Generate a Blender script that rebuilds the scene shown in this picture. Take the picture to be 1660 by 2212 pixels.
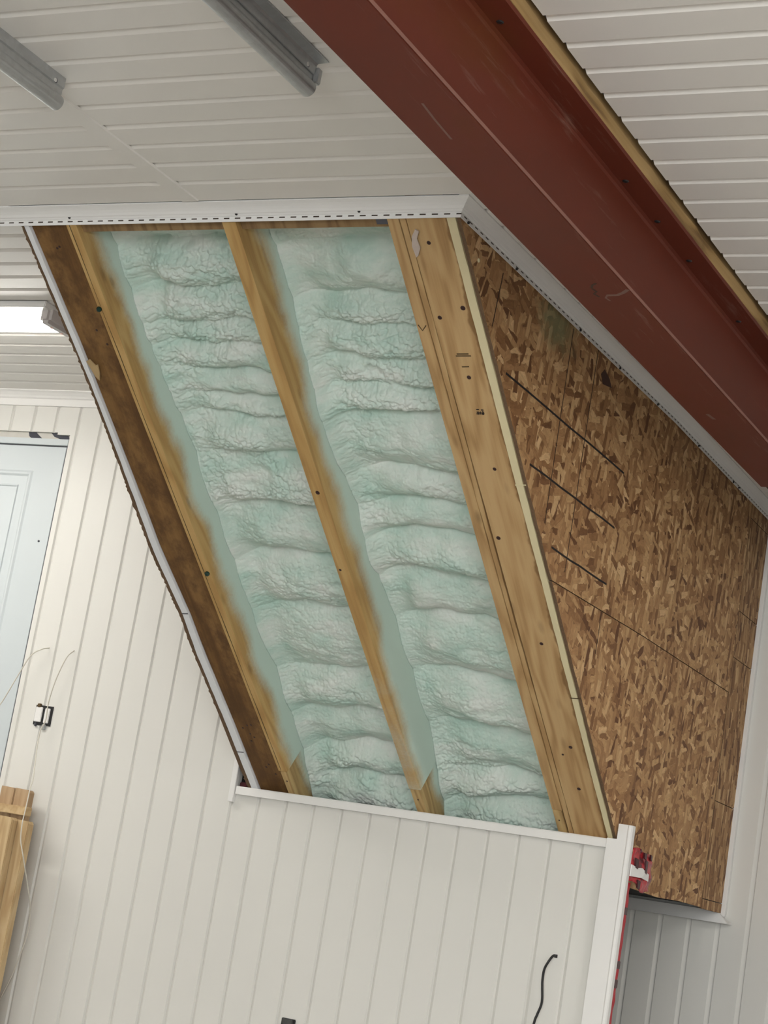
import bpy, bmesh, math, random
import numpy as np
from mathutils import Matrix, Vector

random.seed(7)
SC = bpy.context.scene
COL = SC.collection
for o in list(bpy.data.objects):
    bpy.data.objects.remove(o)

# ------------------------------------------------------------------ camera
FPX = 4075.55
cam_d = bpy.data.cameras.new('camera')
cam_d.sensor_fit = 'VERTICAL'
cam_d.sensor_height = 24.0
cam_d.sensor_width = 18.0
cam_d.lens = 24.0 * FPX / 2212.0
cam_d.clip_start = 0.05
cam = bpy.data.objects.new('camera', cam_d)
COL.objects.link(cam)
YAW, PITCH, ROLL = map(math.radians, (27.91548469, 11.56130716, 9.54220072))
fw = Vector((-math.sin(YAW) * math.cos(PITCH), math.cos(YAW) * math.cos(PITCH), math.sin(PITCH)))
r0 = fw.cross(Vector((0, 0, 1))).normalized()
u0 = r0.cross(fw)
r1 = r0 * math.cos(ROLL) + u0 * math.sin(ROLL)
u1 = -r0 * math.sin(ROLL) + u0 * math.cos(ROLL)
cm = Matrix((r1, u1, -fw)).transposed().to_4x4()
cm.translation = Vector((0, -5.96, 0.75))
cam.matrix_world = cm
SC.camera = cam

# ------------------------------------------------------------------ world, lamps, exposure
SC.view_settings.view_transform = 'Standard'
SC.view_settings.look = 'None'
SC.view_settings.exposure = 0.0
SC.view_settings.gamma = 1.0
SC.view_settings.use_curve_mapping = False
w = bpy.data.worlds.new('world')
SC.world = w
w.use_nodes = True
w.node_tree.nodes['Background'].inputs[0].default_value = (0.9, 0.95, 1.0, 1)
w.node_tree.nodes['Background'].inputs[1].default_value = 0.02


def area(name, loc, size, power, col, rot=(0, 0, 0)):
    l = bpy.data.lights.new(name, 'AREA')
    l.shape = 'RECTANGLE'
    l.size, l.size_y = size
    l.energy = power
    l.color = col
    o = bpy.data.objects.new(name, l)
    COL.objects.link(o)
    o.location = loc
    o.rotation_euler = rot
    return o


WARM = (1.0, 0.965, 0.90)
NEUT = (1.0, 0.98, 0.95)
DOWN, UP = (0, 0, 0), (math.pi, 0, 0)
# unseen lamps: side ceiling strip, added fill strips, garage door daylight behind camera
area('fill_strip_rear', (-0.7, -5.3, 2.36), (1.3, 0.16), 46, WARM, DOWN)  # unseen fill added on the camera side, no fitting
area('fill_rear_up', (-0.7, -5.3, 2.40), (1.3, 0.16), 46, WARM, UP)  # up-light added to brighten the ceiling
area('strip_lamp_side', (1.2, -2.2, 2.36), (1.3, 0.16), 58, NEUT, DOWN)
area('fill_side_up', (1.2, -2.2, 2.40), (1.3, 0.16), 24, NEUT, UP)  # extra up-light, added only for ceiling brightness
area('fill_strip_door', (-5.6, -1.15, 2.44), (1.3, 0.16), 29, WARM, DOWN)  # extra fill added to brighten the door wall
area('fill_strip_bay', (-4.6, -4.6, 2.36), (1.3, 0.16), 14, WARM, DOWN)  # unseen fill added on the left side of the room
area('fill_bay_up', (-4.6, -4.6, 2.40), (1.3, 0.16), 52, WARM, UP)  # added up-light that lifts the left ceiling
area('daylight_garage_door', (1.0, -9.2, 1.10), (4.6, 2.1), 260, (0.96, 0.985, 1.0), (math.radians(90), 0, 0))

# ------------------------------------------------------------------ helpers
ZC = 2.545            # ceiling
GP = 0.1132           # groove pitch of the wall panels


def V(*a):
    return Vector(a)


def link(name, bm, mat, parent=None, M=None, smooth=False):
    bmesh.ops.recalc_face_normals(bm, faces=bm.faces[:])
    me = bpy.data.meshes.new(name)
    bm.to_mesh(me)
    bm.free()
    if mat is not None:
        me.materials.append(mat)
    if smooth:
        for p in me.polygons:
            p.use_smooth = True
    o = bpy.data.objects.new(name, me)
    COL.objects.link(o)
    if M is not None and parent is None:
        o.matrix_world = M
    if parent is not None:
        o.parent = parent
    return o


def tag(o, label, cat, group=None, kind=None):
    o['label'] = label
    o['category'] = cat
    if group:
        o['group'] = group
    if kind:
        o['kind'] = kind
    return o


def struct(o, label=None, cat=None):
    o['kind'] = 'structure'
    if label:
        o['label'] = label
    if cat:
        o['category'] = cat
    return o


def empty(name, loc=(0, 0, 0), M=None):
    o = bpy.data.objects.new(name, None)
    o.empty_display_size = 0.05
    COL.objects.link(o)
    if M is not None:
        o.matrix_world = M
    else:
        o.location = loc
    return o


def add_box(bm, a, b, bev=0.0):
    x0, y0, z0 = a
    x1, y1, z1 = b
    vs = [bm.verts.new(p) for p in ((x0, y0, z0), (x1, y0, z0), (x1, y1, z0), (x0, y1, z0),
                                    (x0, y0, z1), (x1, y0, z1), (x1, y1, z1), (x0, y1, z1))]
    fs = [bm.faces.new([vs[i] for i in q]) for q in
          ((0, 3, 2, 1), (4, 5, 6, 7), (0, 1, 5, 4), (1, 2, 6, 5), (2, 3, 7, 6), (3, 0, 4, 7))]
    if bev:
        es = list({e for f in fs for e in f.edges})
        bmesh.ops.bevel(bm, geom=es, offset=bev, segments=2, affect='EDGES')


def box(a, b, bev=0.0):
    bm = bmesh.new()
    add_box(bm, a, b, bev)
    return bm


def add_prism(bm, pts, f, a0, a1):
    """closed outline pts (2-D) swept from a0 to a1; f(p, q, a) -> xyz; ends capped"""
    A = [bm.verts.new(f(p, q, a0)) for p, q in pts]
    B = [bm.verts.new(f(p, q, a1)) for p, q in pts]
    n = len(pts)
    for i in range(n):
        j = (i + 1) % n
        bm.faces.new((A[i], A[j], B[j], B[i]))
    bm.faces.new(A[::-1])
    bm.faces.new(B)


def sheet_outline(line, t):
    """thicken an open polyline by t (normal to the left)"""
    out = []
    n = len(line)
    for i, p in enumerate(line):
        a = Vector(line[max(i - 1, 0)])
        b = Vector(line[min(i + 1, n - 1)])
        d = (b - a)
        if d.length == 0:
            d = Vector((1, 0))
        d.normalize()
        out.append((p[0] - d.y * t, p[1] + d.x * t))
    return list(line) + out[::-1]


def catmull(pts, per=8):
    P = [Vector(p) for p in pts]
    P = [P[0] * 2 - P[1]] + P + [P[-1] * 2 - P[-2]]
    out = []
    for i in range(1, len(P) - 2):
        for k in range(per):
            t = k / per
            a, b, c, d = P[i - 1], P[i], P[i + 1], P[i + 2]
            out.append(0.5 * ((2 * b) + (c - a) * t + (2 * a - 5 * b + 4 * c - d) * t * t + (3 * b - a - 3 * c + d) * t ** 3))
    out.append(P[-2])
    return out


def tube(pts, rad, seg=8):
    bm = bmesh.new()
    rings = []
    n = len(pts)
    ref = Vector((0.3, 0.9, 0.2))
    for i, p in enumerate(pts):
        d = (Vector(pts[min(i + 1, n - 1)]) - Vector(pts[max(i - 1, 0)])).normalized()
        s = d.cross(ref).normalized()
        t = d.cross(s)
        rings.append([bm.verts.new(Vector(p) + (s * math.cos(2 * math.pi * k / seg) + t * math.sin(2 * math.pi * k / seg)) * rad) for k in range(seg)])
    for a, b in zip(rings, rings[1:]):
        for k in range(seg):
            bm.faces.new((a[k], a[(k + 1) % seg], b[(k + 1) % seg], b[k]))
    bm.faces.new(rings[0][::-1])
    bm.faces.new(rings[-1])
    return bm


def add_dome(bm, c, ax, rad, h, seg=12):
    """a low round head with centre c standing out along ax"""
    ax = Vector(ax).normalized()
    s = ax.orthogonal().normalized()
    t = ax.cross(s)
    rings = []
    for rr, hh in ((1.0, -0.3), (1.0, 0.35), (0.8, 0.75), (0.45, 0.95)):
        rings.append([bm.verts.new(Vector(c) + ax * hh * h + (s * math.cos(2 * math.pi * k / seg) + t * math.sin(2 * math.pi * k / seg)) * rr * rad) for k in range(seg)])
    for a, b in zip(rings, rings[1:]):
        for k in range(seg):
            bm.faces.new((a[k], a[(k + 1) % seg], b[(k + 1) % seg], b[k]))
    bm.faces.new(rings[-1])
    bm.faces.new(rings[0][::-1])


def dome(c, ax, rad, h, seg=12):
    bm = bmesh.new()
    add_dome(bm, c, ax, rad, h, seg)
    return bm


# ------------------------------------------------------------------ materials
class N:
    def __init__(self, name):
        self.m = bpy.data.materials.new(name)
        self.m.use_nodes = True
        self.t = self.m.node_tree
        self.b = self.t.nodes['Principled BSDF']
        self.out = self.t.nodes['Material Output']

    def n(self, typ, **kw):
        x = self.t.nodes.new(typ)
        for k, v in kw.items():
            setattr(x, k, v)
        return x

    def l(self, a, b):
        self.t.links.new(a, b)

    def coord(self, scale=(1, 1, 1), rot=(0, 0, 0), loc=(0, 0, 0)):
        c = self.n('ShaderNodeTexCoord')
        mp = self.n('ShaderNodeMapping')
        mp.inputs['Scale'].default_value = scale
        mp.inputs['Rotation'].default_value = rot
        mp.inputs['Location'].default_value = loc
        self.l(c.outputs['Object'], mp.inputs['Vector'])
        return mp.outputs['Vector']

    def noise(self, vec, scale=5, detail=4, rough=0.55, dist=0.0):
        x = self.n('ShaderNodeTexNoise')
        x.inputs['Scale'].default_value = scale
        x.inputs['Detail'].default_value = detail
        x.inputs['Roughness'].default_value = rough
        x.inputs['Distortion'].default_value = dist
        self.l(vec, x.inputs['Vector'])
        return x.outputs['Fac']

    def ramp(self, fac, stops, interp='LINEAR'):
        x = self.n('ShaderNodeValToRGB')
        x.color_ramp.interpolation = interp
        e = x.color_ramp.elements
        while len(e) < len(stops):
            e.new(0.5)
        for el, (p, c) in zip(e, stops):
            el.position = p
            el.color = (*c, 1) if len(c) == 3 else c
        self.l(fac, x.inputs['Fac'])
        return x.outputs['Color']

    def mix(self, fac, a, b, mode='MIX'):
        x = self.n('ShaderNodeMix', data_type='RGBA', blend_type=mode)
        if isinstance(fac, (int, float)):
            x.inputs[0].default_value = fac
        else:
            self.l(fac, x.inputs[0])
        for s, v in ((x.inputs[6], a), (x.inputs[7], b)):
            if isinstance(v, tuple):
                s.default_value = (*v, 1)
            else:
                self.l(v, s)
        return x.outputs[2]

    def math(self, op, a, b=None, c=None):
        x = self.n('ShaderNodeMath', operation=op)
        for s, v in zip(x.inputs, (a, b, c)):
            if v is None:
                continue
            if isinstance(v, (int, float)):
                s.default_value = v
            else:
                self.l(v, s)
        return x.outputs[0]

    def bump(self, h, strength=0.2, dist=0.002):
        x = self.n('ShaderNodeBump')
        x.inputs['Strength'].default_value = strength
        x.inputs['Distance'].default_value = dist
        self.l(h, x.inputs['Height'])
        self.l(x.outputs['Normal'], self.b.inputs['Normal'])

    def done(self, col, rough=0.5, metal=0.0, spec=0.5):
        if isinstance(col, tuple):
            self.b.inputs['Base Color'].default_value = (*col, 1)
        else:
            self.l(col, self.b.inputs['Base Color'])
        if isinstance(rough, (int, float)):
            self.b.inputs['Roughness'].default_value = rough
        else:
            self.l(rough, self.b.inputs['Roughness'])
        self.b.inputs['Metallic'].default_value = metal
        self.b.inputs['Specular IOR Level'].default_value = spec
        return self.m


def plain(name, col, rough=0.5, var=0.06, scale=9, metal=0.0, spec=0.5):
    m = N(name)
    v = m.coord()
    f = m.noise(v, scale, 4)
    d = tuple(c * (1 - var) for c in col)
    return m.done(m.mix(f, d, col), rough, metal, spec)


def vinyl(name, col, stretch, dirt=0.05, rough=0.42):
    """white vinyl board with a faint embossed grain running along one axis"""
    m = N(name)
    g = m.noise(m.coord(scale=stretch), 1.0, 3, 0.6)
    big = m.noise(m.coord(), 1.3, 3, 0.5)
    c0 = tuple(c * (1 - dirt) for c in col)
    c = m.mix(big, c0, col)
    m.bump(g, 0.10, 0.001)
    return m.done(c, rough, 0, 0.4)


def wood(name, light, mid, dark, seed=0.0, ring=9.0, spray=None, knots=0.5, stain=None, wane=None):
    """grain runs along local y"""
    m = N(name)
    base = m.coord(scale=(1, 1, 1), loc=(seed, seed * 1.7, seed * 0.6))
    g1 = m.noise(m.coord(scale=(120, 2.2, 120), loc=(seed, seed, 0)), 1.0, 5, 0.65)
    warp = m.noise(m.coord(scale=(7, 0.9, 7), loc=(seed * 2, 0, seed)), 1.0, 3, 0.5)
    wv = m.math('SINE', m.math('MULTIPLY', warp, ring * 6.28))
    wv = m.math('MULTIPLY_ADD', wv, 0.5, 0.5)
    f = m.math('ADD', m.math('MULTIPLY', wv, 0.45), m.math('MULTIPLY', g1, 0.6))
    c = m.ramp(f, [(0.22, dark), (0.48, mid), (0.78, light)])
    tone = m.noise(m.coord(scale=(2.5, 1.2, 2.5), loc=(seed, 3, 1)), 1.0, 3, 0.5)
    c = m.mix(m.math('MULTIPLY', tone, 0.55), c, mid)
    if knots:
        vo = m.n('ShaderNodeTexVoronoi')
        vo.inputs['Scale'].default_value = 1.0
        m.l(m.coord(scale=(11, 4.2, 11), loc=(seed * 3, seed, 0)), vo.inputs['Vector'])
        kd = m.ramp(vo.outputs['Distance'], [(0.05, (1, 1, 1)), (0.14, (0, 0, 0))])
        c = m.mix(m.math('MULTIPLY', kd, knots), c, tuple(x * 0.45 for x in dark))
    if stain:
        s1 = m.noise(m.coord(scale=(17, 10, 17), loc=(seed, 0, 0)), 1.0, 7, 0.7)
        sf = m.ramp(s1, [(0.42, (0, 0, 0)), (0.62, (1, 1, 1))])
        c = m.mix(m.math('MULTIPLY', sf, 0.85), c, stain)
    if wane:
        # strip of bark-stained wane along one edge
        sep = m.n('ShaderNodeSeparateXYZ')
        cc = m.n('ShaderNodeTexCoord')
        m.l(cc.outputs['Object'], sep.inputs[0])
        e = m.math('SUBTRACT', sep.outputs[0], m.math('MULTIPLY_ADD', sep.outputs[1], wane[1], wane[0]))
        sn = m.noise(m.coord(scale=(2, 4.5, 2), loc=(seed, 0, 0)), 1.0, 4, 0.6)
        e = m.math('ADD', e, m.math('MULTIPLY_ADD', sn, 0.075, -0.028))
        mr = m.n('ShaderNodeMapRange')
        m.l(e, mr.inputs[0])
        mr.inputs[1].default_value = 0.0
        mr.inputs[2].default_value = 0.006
        c = m.mix(m.math('MULTIPLY', mr.outputs[0], 0.75), c, (0.20, 0.105, 0.038))
    if spray:
        # foam overspray dusted on the faces that look into the foam bay
        sep = m.n('ShaderNodeSeparateXYZ')
        cc = m.n('ShaderNodeTexCoord')
        m.l(cc.outputs['Object'], sep.inputs[0])
        sn = m.noise(m.coord(scale=(1, 1.6, 1), loc=(seed, 0, 0)), 3.0, 2, 0.5)
        fine = m.noise(m.coord(), 90, 3, 0.7)
        d = m.math('ADD', m.math('MULTIPLY_ADD', sep.outputs[1], spray[2], sep.outputs[2]), m.math('MULTIPLY', m.math('SUBTRACT', sn, 0.5), 0.13))
        d = m.math('ADD', d, m.math('MULTIPLY', m.math('SUBTRACT', fine, 0.5), 0.03))
        mr = m.n('ShaderNodeMapRange')
        mr.interpolation_type = 'SMOOTHSTEP'
        m.l(d, mr.inputs[0])
        mr.inputs[1].default_value = spray[0]
        mr.inputs[2].default_value = spray[1]
        c = m.mix(mr.outputs[0], c, (0.60, 0.725, 0.655))
    m.bump(g1, 0.15, 0.001)
    return m.done(c, 0.7, 0, 0.25)


def osb(name, seed=0.0, vertical=0.0, tint=1.0, overspray=None):
    """strand board; local x and y lie in the sheet"""
    m = N(name)
    tc = m.n('ShaderNodeTexCoord')
    wob = m.n('ShaderNodeTexNoise')
    wob.inputs['Scale'].default_value = 30
    wob.inputs['Detail'].default_value = 2
    m.l(tc.outputs['Object'], wob.inputs['Vector'])
    ad = m.n('ShaderNodeVectorMath', operation='MULTIPLY_ADD')
    m.l(wob.outputs['Color'], ad.inputs[0])
    ad.inputs[1].default_value = (0.012, 0.012, 0)
    m.l(tc.outputs['Object'], ad.inputs[2])
    src = ad.outputs[0]
    cols = [(0.0, (0.120, 0.050, 0.020)), (0.20, (0.240, 0.120, 0.050)), (0.50, (0.340, 0.190, 0.088)), (0.78, (0.430, 0.265, 0.130)), (1.0, (0.560, 0.380, 0.210))]
    cols = [(p, tuple(min(x * tint * q, 0.8) for x, q in zip(c, (1.42, 1.40, 1.32)))) for p, c in cols]
    col = None
    layers = [(8, 62, 100), (35, 58, 18), (-38, 50, 15), (80, 52, 16), (-72, 60, 18), (18, 75, 20), (-15, 66, 17), (96, 60, 14)]
    for i, (ang, sx, sy) in enumerate(layers):
        if vertical:
            ang = 90 + (ang - 40) * 0.12
        r = m.n('ShaderNodeMapping')
        r.inputs['Rotation'].default_value = (0, 0, math.radians(ang))
        r.inputs['Location'].default_value = (seed + i * 3.7, seed * 0.5 + i * 1.9, 0)
        m.l(src, r.inputs['Vector'])
        s = m.n('ShaderNodeMapping')
        s.inputs['Scale'].default_value = (9 + 0.6 * i, sx * 0.62, 0) if i else (13, 40, 0)
        m.l(r.outputs[0], s.inputs['Vector'])
        vo = m.n('ShaderNodeTexVoronoi', voronoi_dimensions='2D', distance='CHEBYCHEV')
        vo.inputs['Scale'].default_value = 1.0
        m.l(s.outputs[0], vo.inputs['Vector'])
        sp = m.n('ShaderNodeSeparateColor')
        m.l(vo.outputs['Color'], sp.inputs[0])
        c = m.ramp(sp.outputs[0], cols)
        fib = m.noise(s.outputs[0], 3.0, 3, 0.6)
        c = m.mix(0.45, c, m.ramp(fib, [(0.3, (0.40, 0.36, 0.33)), (0.7, (1.0, 1.0, 1.0))]), 'MULTIPLY')
        if col is None:
            col = c
        else:
            mask = m.math('GREATER_THAN', sp.outputs[1], 0.66)
            inside = m.math('LESS_THAN', vo.outputs['Distance'], 0.47)
            edge = m.math('GREATER_THAN', vo.outputs['Distance'], 0.43)
            c = m.mix(m.math('MULTIPLY', edge, 0.22), c, (0.07, 0.03, 0.014))
            col = m.mix(m.math('MULTIPLY', mask, inside), col, c)
    if overspray:
        for (cx, cy, rx, ry) in overspray:
            mp = m.n('ShaderNodeMapping')
            mp.inputs['Location'].default_value = (-cx / rx, -cy / ry, 0)
            mp.inputs['Scale'].default_value = (1 / rx, 1 / ry, 0)
            m.l(tc.outputs['Object'], mp.inputs['Vector'])
            ln = m.n('ShaderNodeVectorMath', operation='LENGTH')
            m.l(mp.outputs[0], ln.inputs[0])
            nz = m.noise(tc.outputs['Object'], 30, 4, 0.6)
            q = m.math('ADD', ln.outputs['Value'], m.math('MULTIPLY', m.math('SUBTRACT', nz, 0.5), 1.3))
            mr = m.n('ShaderNodeMapRange')
            m.l(q, mr.inputs[0])
            mr.inputs[1].default_value = 1.05
            mr.inputs[2].default_value = 0.3
            col = m.mix(m.math('MULTIPLY', mr.outputs[0], 0.62), col, (0.22, 0.27, 0.14))
    h = m.noise(src, 70, 4, 0.6)
    m.bump(h, 0.3, 0.002)
    return m.done(col, 0.62, 0, 0.3)


def slotted(name, col, axis, pitch, length, z0, z1):
    """white vinyl with a row of punched nail slots between local heights z0 and z1"""
    m = N(name)
    tc = m.n('ShaderNodeTexCoord')
    sp = m.n('ShaderNodeSeparateXYZ')
    m.l(tc.outputs['Object'], sp.inputs[0])
    fr = m.math('FRACT', m.math('DIVIDE', m.math('ADD', sp.outputs[axis], 50.0), pitch))
    a = m.math('LESS_THAN', fr, length / pitch)
    b = m.math('MULTIPLY', m.math('GREATER_THAN', sp.outputs[2], z0), m.math('LESS_THAN', sp.outputs[2], z1))
    f = m.math('MULTIPLY', a, b)
    n = m.noise(tc.outputs['Object'], 3, 3)
    base = m.mix(n, tuple(c * 0.96 for c in col), col)
    c = m.mix(f, base, (0.05, 0.035, 0.025))
    return m.done(c, 0.4, 0, 0.4)


WHITE = (0.745, 0.735, 0.695)
M_wall = vinyl('white wall panel', WHITE, (260, 260, 6))
M_ceil = vinyl('white ceiling panel', (0.84, 0.815, 0.775), (5, 240, 240), 0.06)
M_trim = plain('white vinyl trim', (0.84, 0.83, 0.81), 0.38, 0.04)
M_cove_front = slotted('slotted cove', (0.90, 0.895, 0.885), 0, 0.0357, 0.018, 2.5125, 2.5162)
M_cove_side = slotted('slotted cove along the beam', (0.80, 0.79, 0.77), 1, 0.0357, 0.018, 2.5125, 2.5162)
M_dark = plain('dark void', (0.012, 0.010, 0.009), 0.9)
M_black = plain('black plastic', (0.012, 0.012, 0.013), 0.45)
M_floor = plain('light grey concrete', (0.34, 0.33, 0.31), 0.75, 0.2, 4)
M_door = plain('pale blue primed door', (0.56, 0.61, 0.63), 0.45, 0.02)
M_weather = plain('dark grey weatherstrip', (0.10, 0.10, 0.115), 0.7)
M_wrap = plain('pale house wrap', (0.62, 0.60, 0.55), 0.6, 0.15, 30)
M_navy = plain('navy print', (0.012, 0.014, 0.032), 0.5)
M_red = plain('red sheathing tape', (0.56, 0.008, 0.022), 0.4, 0.35, 60, 0, 0.25)
M_darkred = plain('dark red print on tape', (0.05, 0.004, 0.008), 0.35)
M_screw = plain('black screw', (0.01, 0.009, 0.01), 0.4)
M_nail = plain('rusty nail head', (0.035, 0.010, 0.008), 0.5)
M_green = plain('dark green cap', (0.004, 0.035, 0.026), 0.25)
M_ink = plain('dark ink', (0.09, 0.055, 0.02), 0.8)
M_stamp = plain('black ink', (0.012, 0.008, 0.008), 0.8)
M_wire = plain('off white cable', (0.62, 0.59, 0.51), 0.5)
M_cream = plain('cream foam board', (0.76, 0.67, 0.42), 0.8, 0.10, 30)
M_foamboard = plain('white foam board', (0.86, 0.875, 0.90), 0.8, 0.08, 40)
M_plasticwrap = plain('torn grey wrap', (0.62, 0.52, 0.46), 0.35, 0.2, 40)
M_flapwood = plain('torn paper', (0.48, 0.34, 0.17), 0.8)

PINE = ((0.58, 0.40, 0.20), (0.49, 0.315, 0.145), (0.34, 0.195, 0.080))
GOLD = ((0.57, 0.385, 0.165), (0.49, 0.31, 0.118), (0.38, 0.220, 0.080))
BROWN = ((0.265, 0.150, 0.055), (0.190, 0.100, 0.034), (0.090, 0.043, 0.016))
M_board = wood('pine board', *PINE, seed=1.3, ring=9, knots=0.25, wane=(-2.1585, 0.0105))
M_rafter_a = wood('golden rafter', *GOLD, seed=2.1, spray=(0.035, 0.115, 0.015))
M_rafter_b = wood('golden rafter mid', *GOLD, seed=5.6, spray=(0.075, 0.160, 0.050))
M_rafter_c = wood('pine rafter', *PINE, seed=8.2)
M_block = wood('pine block', (0.56, 0.40, 0.19), (0.46, 0.31, 0.135), (0.30, 0.19, 0.08), seed=4.4, spray=(0.06, 0.12, 0.0))
M_brown = wood('weathered brown board', *BROWN, seed=3.3, ring=4, knots=0.2, stain=(0.100, 0.050, 0.020))
M_plate = wood('brown plate', (0.34, 0.225, 0.11), (0.27, 0.17, 0.08), (0.16, 0.095, 0.045), seed=6.1)
M_lumber = wood('stored lumber', (0.62, 0.47, 0.275), (0.54, 0.39, 0.215), (0.41, 0.27, 0.135), seed=9.4, knots=0.4)
M_lumber2 = wood('stored lumber end', (0.50, 0.36, 0.225), (0.44, 0.305, 0.18), (0.34, 0.22, 0.125), seed=11.4, knots=0.2)
M_nailer = wood('nailer strip', (0.46, 0.31, 0.14), (0.36, 0.225, 0.09), (0.14, 0.075, 0.03), seed=7.7, ring=5)
M_osb = osb('strand board', 2.63, overspray=[(-1.10, 2.47, 0.17, 0.085)])
M_osb_low = osb('strand board lower', 4.2)
M_osb_strip = osb('strand board upright grain', 7.9, vertical=1.0, tint=0.85)
M_osb_edge = plain('strand board edge', (0.19, 0.115, 0.062), 0.85, 0.5, 120)


def steel_red():
    m = N('red oxide primer')
    v = m.coord()
    n1 = m.noise(m.coord(scale=(1.5, 0.6, 1.5)), 2.2, 5, 0.6)
    c = m.ramp(n1, [(0.3, (0.118, 0.022, 0.009)), (0.55, (0.142, 0.028, 0.014)), (0.75, (0.136, 0.036, 0.010))])
    s = m.noise(m.coord(scale=(38, 3.0, 38), rot=(0, 0, 0.35)), 1.0, 5, 0.7)
    sc = m.ramp(s, [(0.58, (0, 0, 0)), (0.76, (1, 1, 1))])
    patch = m.noise(m.coord(scale=(3, 1.1, 3), loc=(3, 1, 2)), 1.0, 2, 0.5)
    pm = m.ramp(patch, [(0.47, (0, 0, 0)), (0.62, (1, 1, 1))])
    f = m.math('MULTIPLY', m.math('MULTIPLY', sc, pm), 0.5)
    c = m.mix(f, c, (0.34, 0.22, 0.17))
    r = m.ramp(n1, [(0.3, (0.5, 0.5, 0.5)), (0.7, (0.62, 0.62, 0.62))])
    m.bump(m.noise(v, 220, 2), 0.06, 0.001)
    return m.done(c, r, 0.0, 0.22)


M_steel = steel_red()


def galv():
    m = N('galvanised steel')
    vo = m.n('ShaderNodeTexVoronoi')
    vo.inputs['Scale'].default_value = 70
    m.l(m.coord(), vo.inputs['Vector'])
    sp = m.n('ShaderNodeSeparateColor')
    m.l(vo.outputs['Color'], sp.inputs[0])
    n = m.noise(m.coord(scale=(1, 0.15, 1)), 30, 4)
    c = m.ramp(m.math('ADD', m.math('MULTIPLY', sp.outputs[0], 0.22), m.math('MULTIPLY', n, 0.65)), [(0.2, (0.46, 0.47, 0.47)), (0.8, (0.58, 0.60, 0.61))])
    return m.done(c, 0.42, 0.75, 0.5)


M_galv = galv()


def foam_mat():
    m = N('spray foam')
    v = m.coord()
    n1 = m.noise(v, 7, 4, 0.6)
    n2 = m.noise(m.coord(scale=(1, 3.2, 1)), 4.5, 3, 0.55)
    f = m.math('ADD', m.math('MULTIPLY', n1, 0.5), m.math('MULTIPLY', n2, 0.5))
    c = m.ramp(f, [(0.36, (0.50, 0.68, 0.605)), (0.50, (0.64, 0.755, 0.69)), (0.62, (0.75, 0.805, 0.76))])
    m.bump(m.noise(v, 120, 5, 0.65), 0.5, 0.004)
    return m.done(c, 0.5, 0, 0.4)


M_foam = foam_mat()


def emit(name, col, st):
    m = N(name)
    m.b.inputs['Emission Color'].default_value = (*col, 1)
    m.b.inputs['Emission Strength'].default_value = st
    return m.done((0.9, 0.9, 0.88), 0.4)


M_led = emit('lit diffuser', (1.0, 0.965, 0.90), 17.0)

# ------------------------------------------------------------------ setting: ribbed panels


def grooves(a0, a1, base, pitch, d, s1, fl, s2, slit=0):
    """outline (a, offset) of a grooved board face from a0 to a1"""
    out = [(a0, 0.0)]
    k = math.ceil((a0 + 0.001 - base) / pitch)
    while base + k * pitch + s1 + fl + s2 < a1 - 0.0005:
        g = base + k * pitch
        if slit == 2 or (slit == 1 and k % 2 == 0):
            out += [(g - 0.003, 0), (g - 0.003, -d * 1.6), (g - 0.0005, -d * 1.6), (g, -d)]
        else:
            out += [(g, 0)]
            out += [(g + s1, -d)]
        if fl:
            out += [(g + s1 + fl, -d)]
        out += [(g + s1 + fl + s2, 0)]
        k += 1
    out.append((a1, 0.0))
    return out


def add_panel(bm, prof, thick, f, b0, b1):
    a0, a1 = prof[0][0], prof[-1][0]
    pts = list(prof) + [(a1, -thick), (a0, -thick)]
    add_prism(bm, pts, f, b0, b1)


WG = dict(base=-2.6820, pitch=GP, d=0.0075, s1=0.0045, fl=0.0010, s2=0.0110)
fy = lambda a, off, b: (a, -off, b)                # wall that looks towards -Y at Y = 0


def front_wall():
    bm = bmesh.new()
    add_panel(bm, grooves(-8.0, -5.58, **WG), 0.022, fy, 0, ZC)
    add_panel(bm, grooves(-5.58, -4.692, **WG), 0.022, fy, 2.377, ZC)
    add_panel(bm, grooves(-4.692, -4.629, **WG), 0.022, fy, 2.368, ZC)
    add_panel(bm, grooves(-4.629, -3.565, **WG), 0.022, fy, 0, ZC)
    add_panel(bm, grooves(-3.565, -2.125, **WG), 0.022, fy, 0, 1.06)
    return struct(link('wall_front', bm, M_wall), 'white grooved panel wall with the pale door, low under the foam bays', 'wall')


front_wall()

# far wall seen past the strand board, looks towards -Y at Y = 1.41
bm = bmesh.new()
WG2 = dict(base=-2.1500, pitch=0.1175, d=0.010, s1=0.0150, fl=0.0015, s2=0.0040)
ffar = lambda a, off, b: (a, 1.41 - off, b)
add_panel(bm, grooves(-3.56, 3.5, **WG2), 0.022, ffar, 0, ZC)
struct(link('wall_far', bm, M_wall), 'white grooved panel wall beyond the strand board side', 'wall')

# other room walls (outside the frame) close the room
struct(link('wall_left', box((-8.1, -9.5, 0), (-8.0, 0.02, ZC)), M_wall))
struct(link('wall_right', box((3.5, -9.5, 0), (3.6, 1.45, ZC)), M_wall))
struct(link('wall_rear', box((-8.0, -9.6, 0), (3.5, -9.5, ZC)), M_wall))
struct(link('floor', box((-8.1, -9.6, -0.1), (3.6, 1.5, 0)), M_floor))
# dark inner wall below the stair opening, hidden behind the low wall
struct(link('wall_inner', box((-3.58, 0.03, 0), (-3.56, 1.40, ZC)), M_dark))

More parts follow.
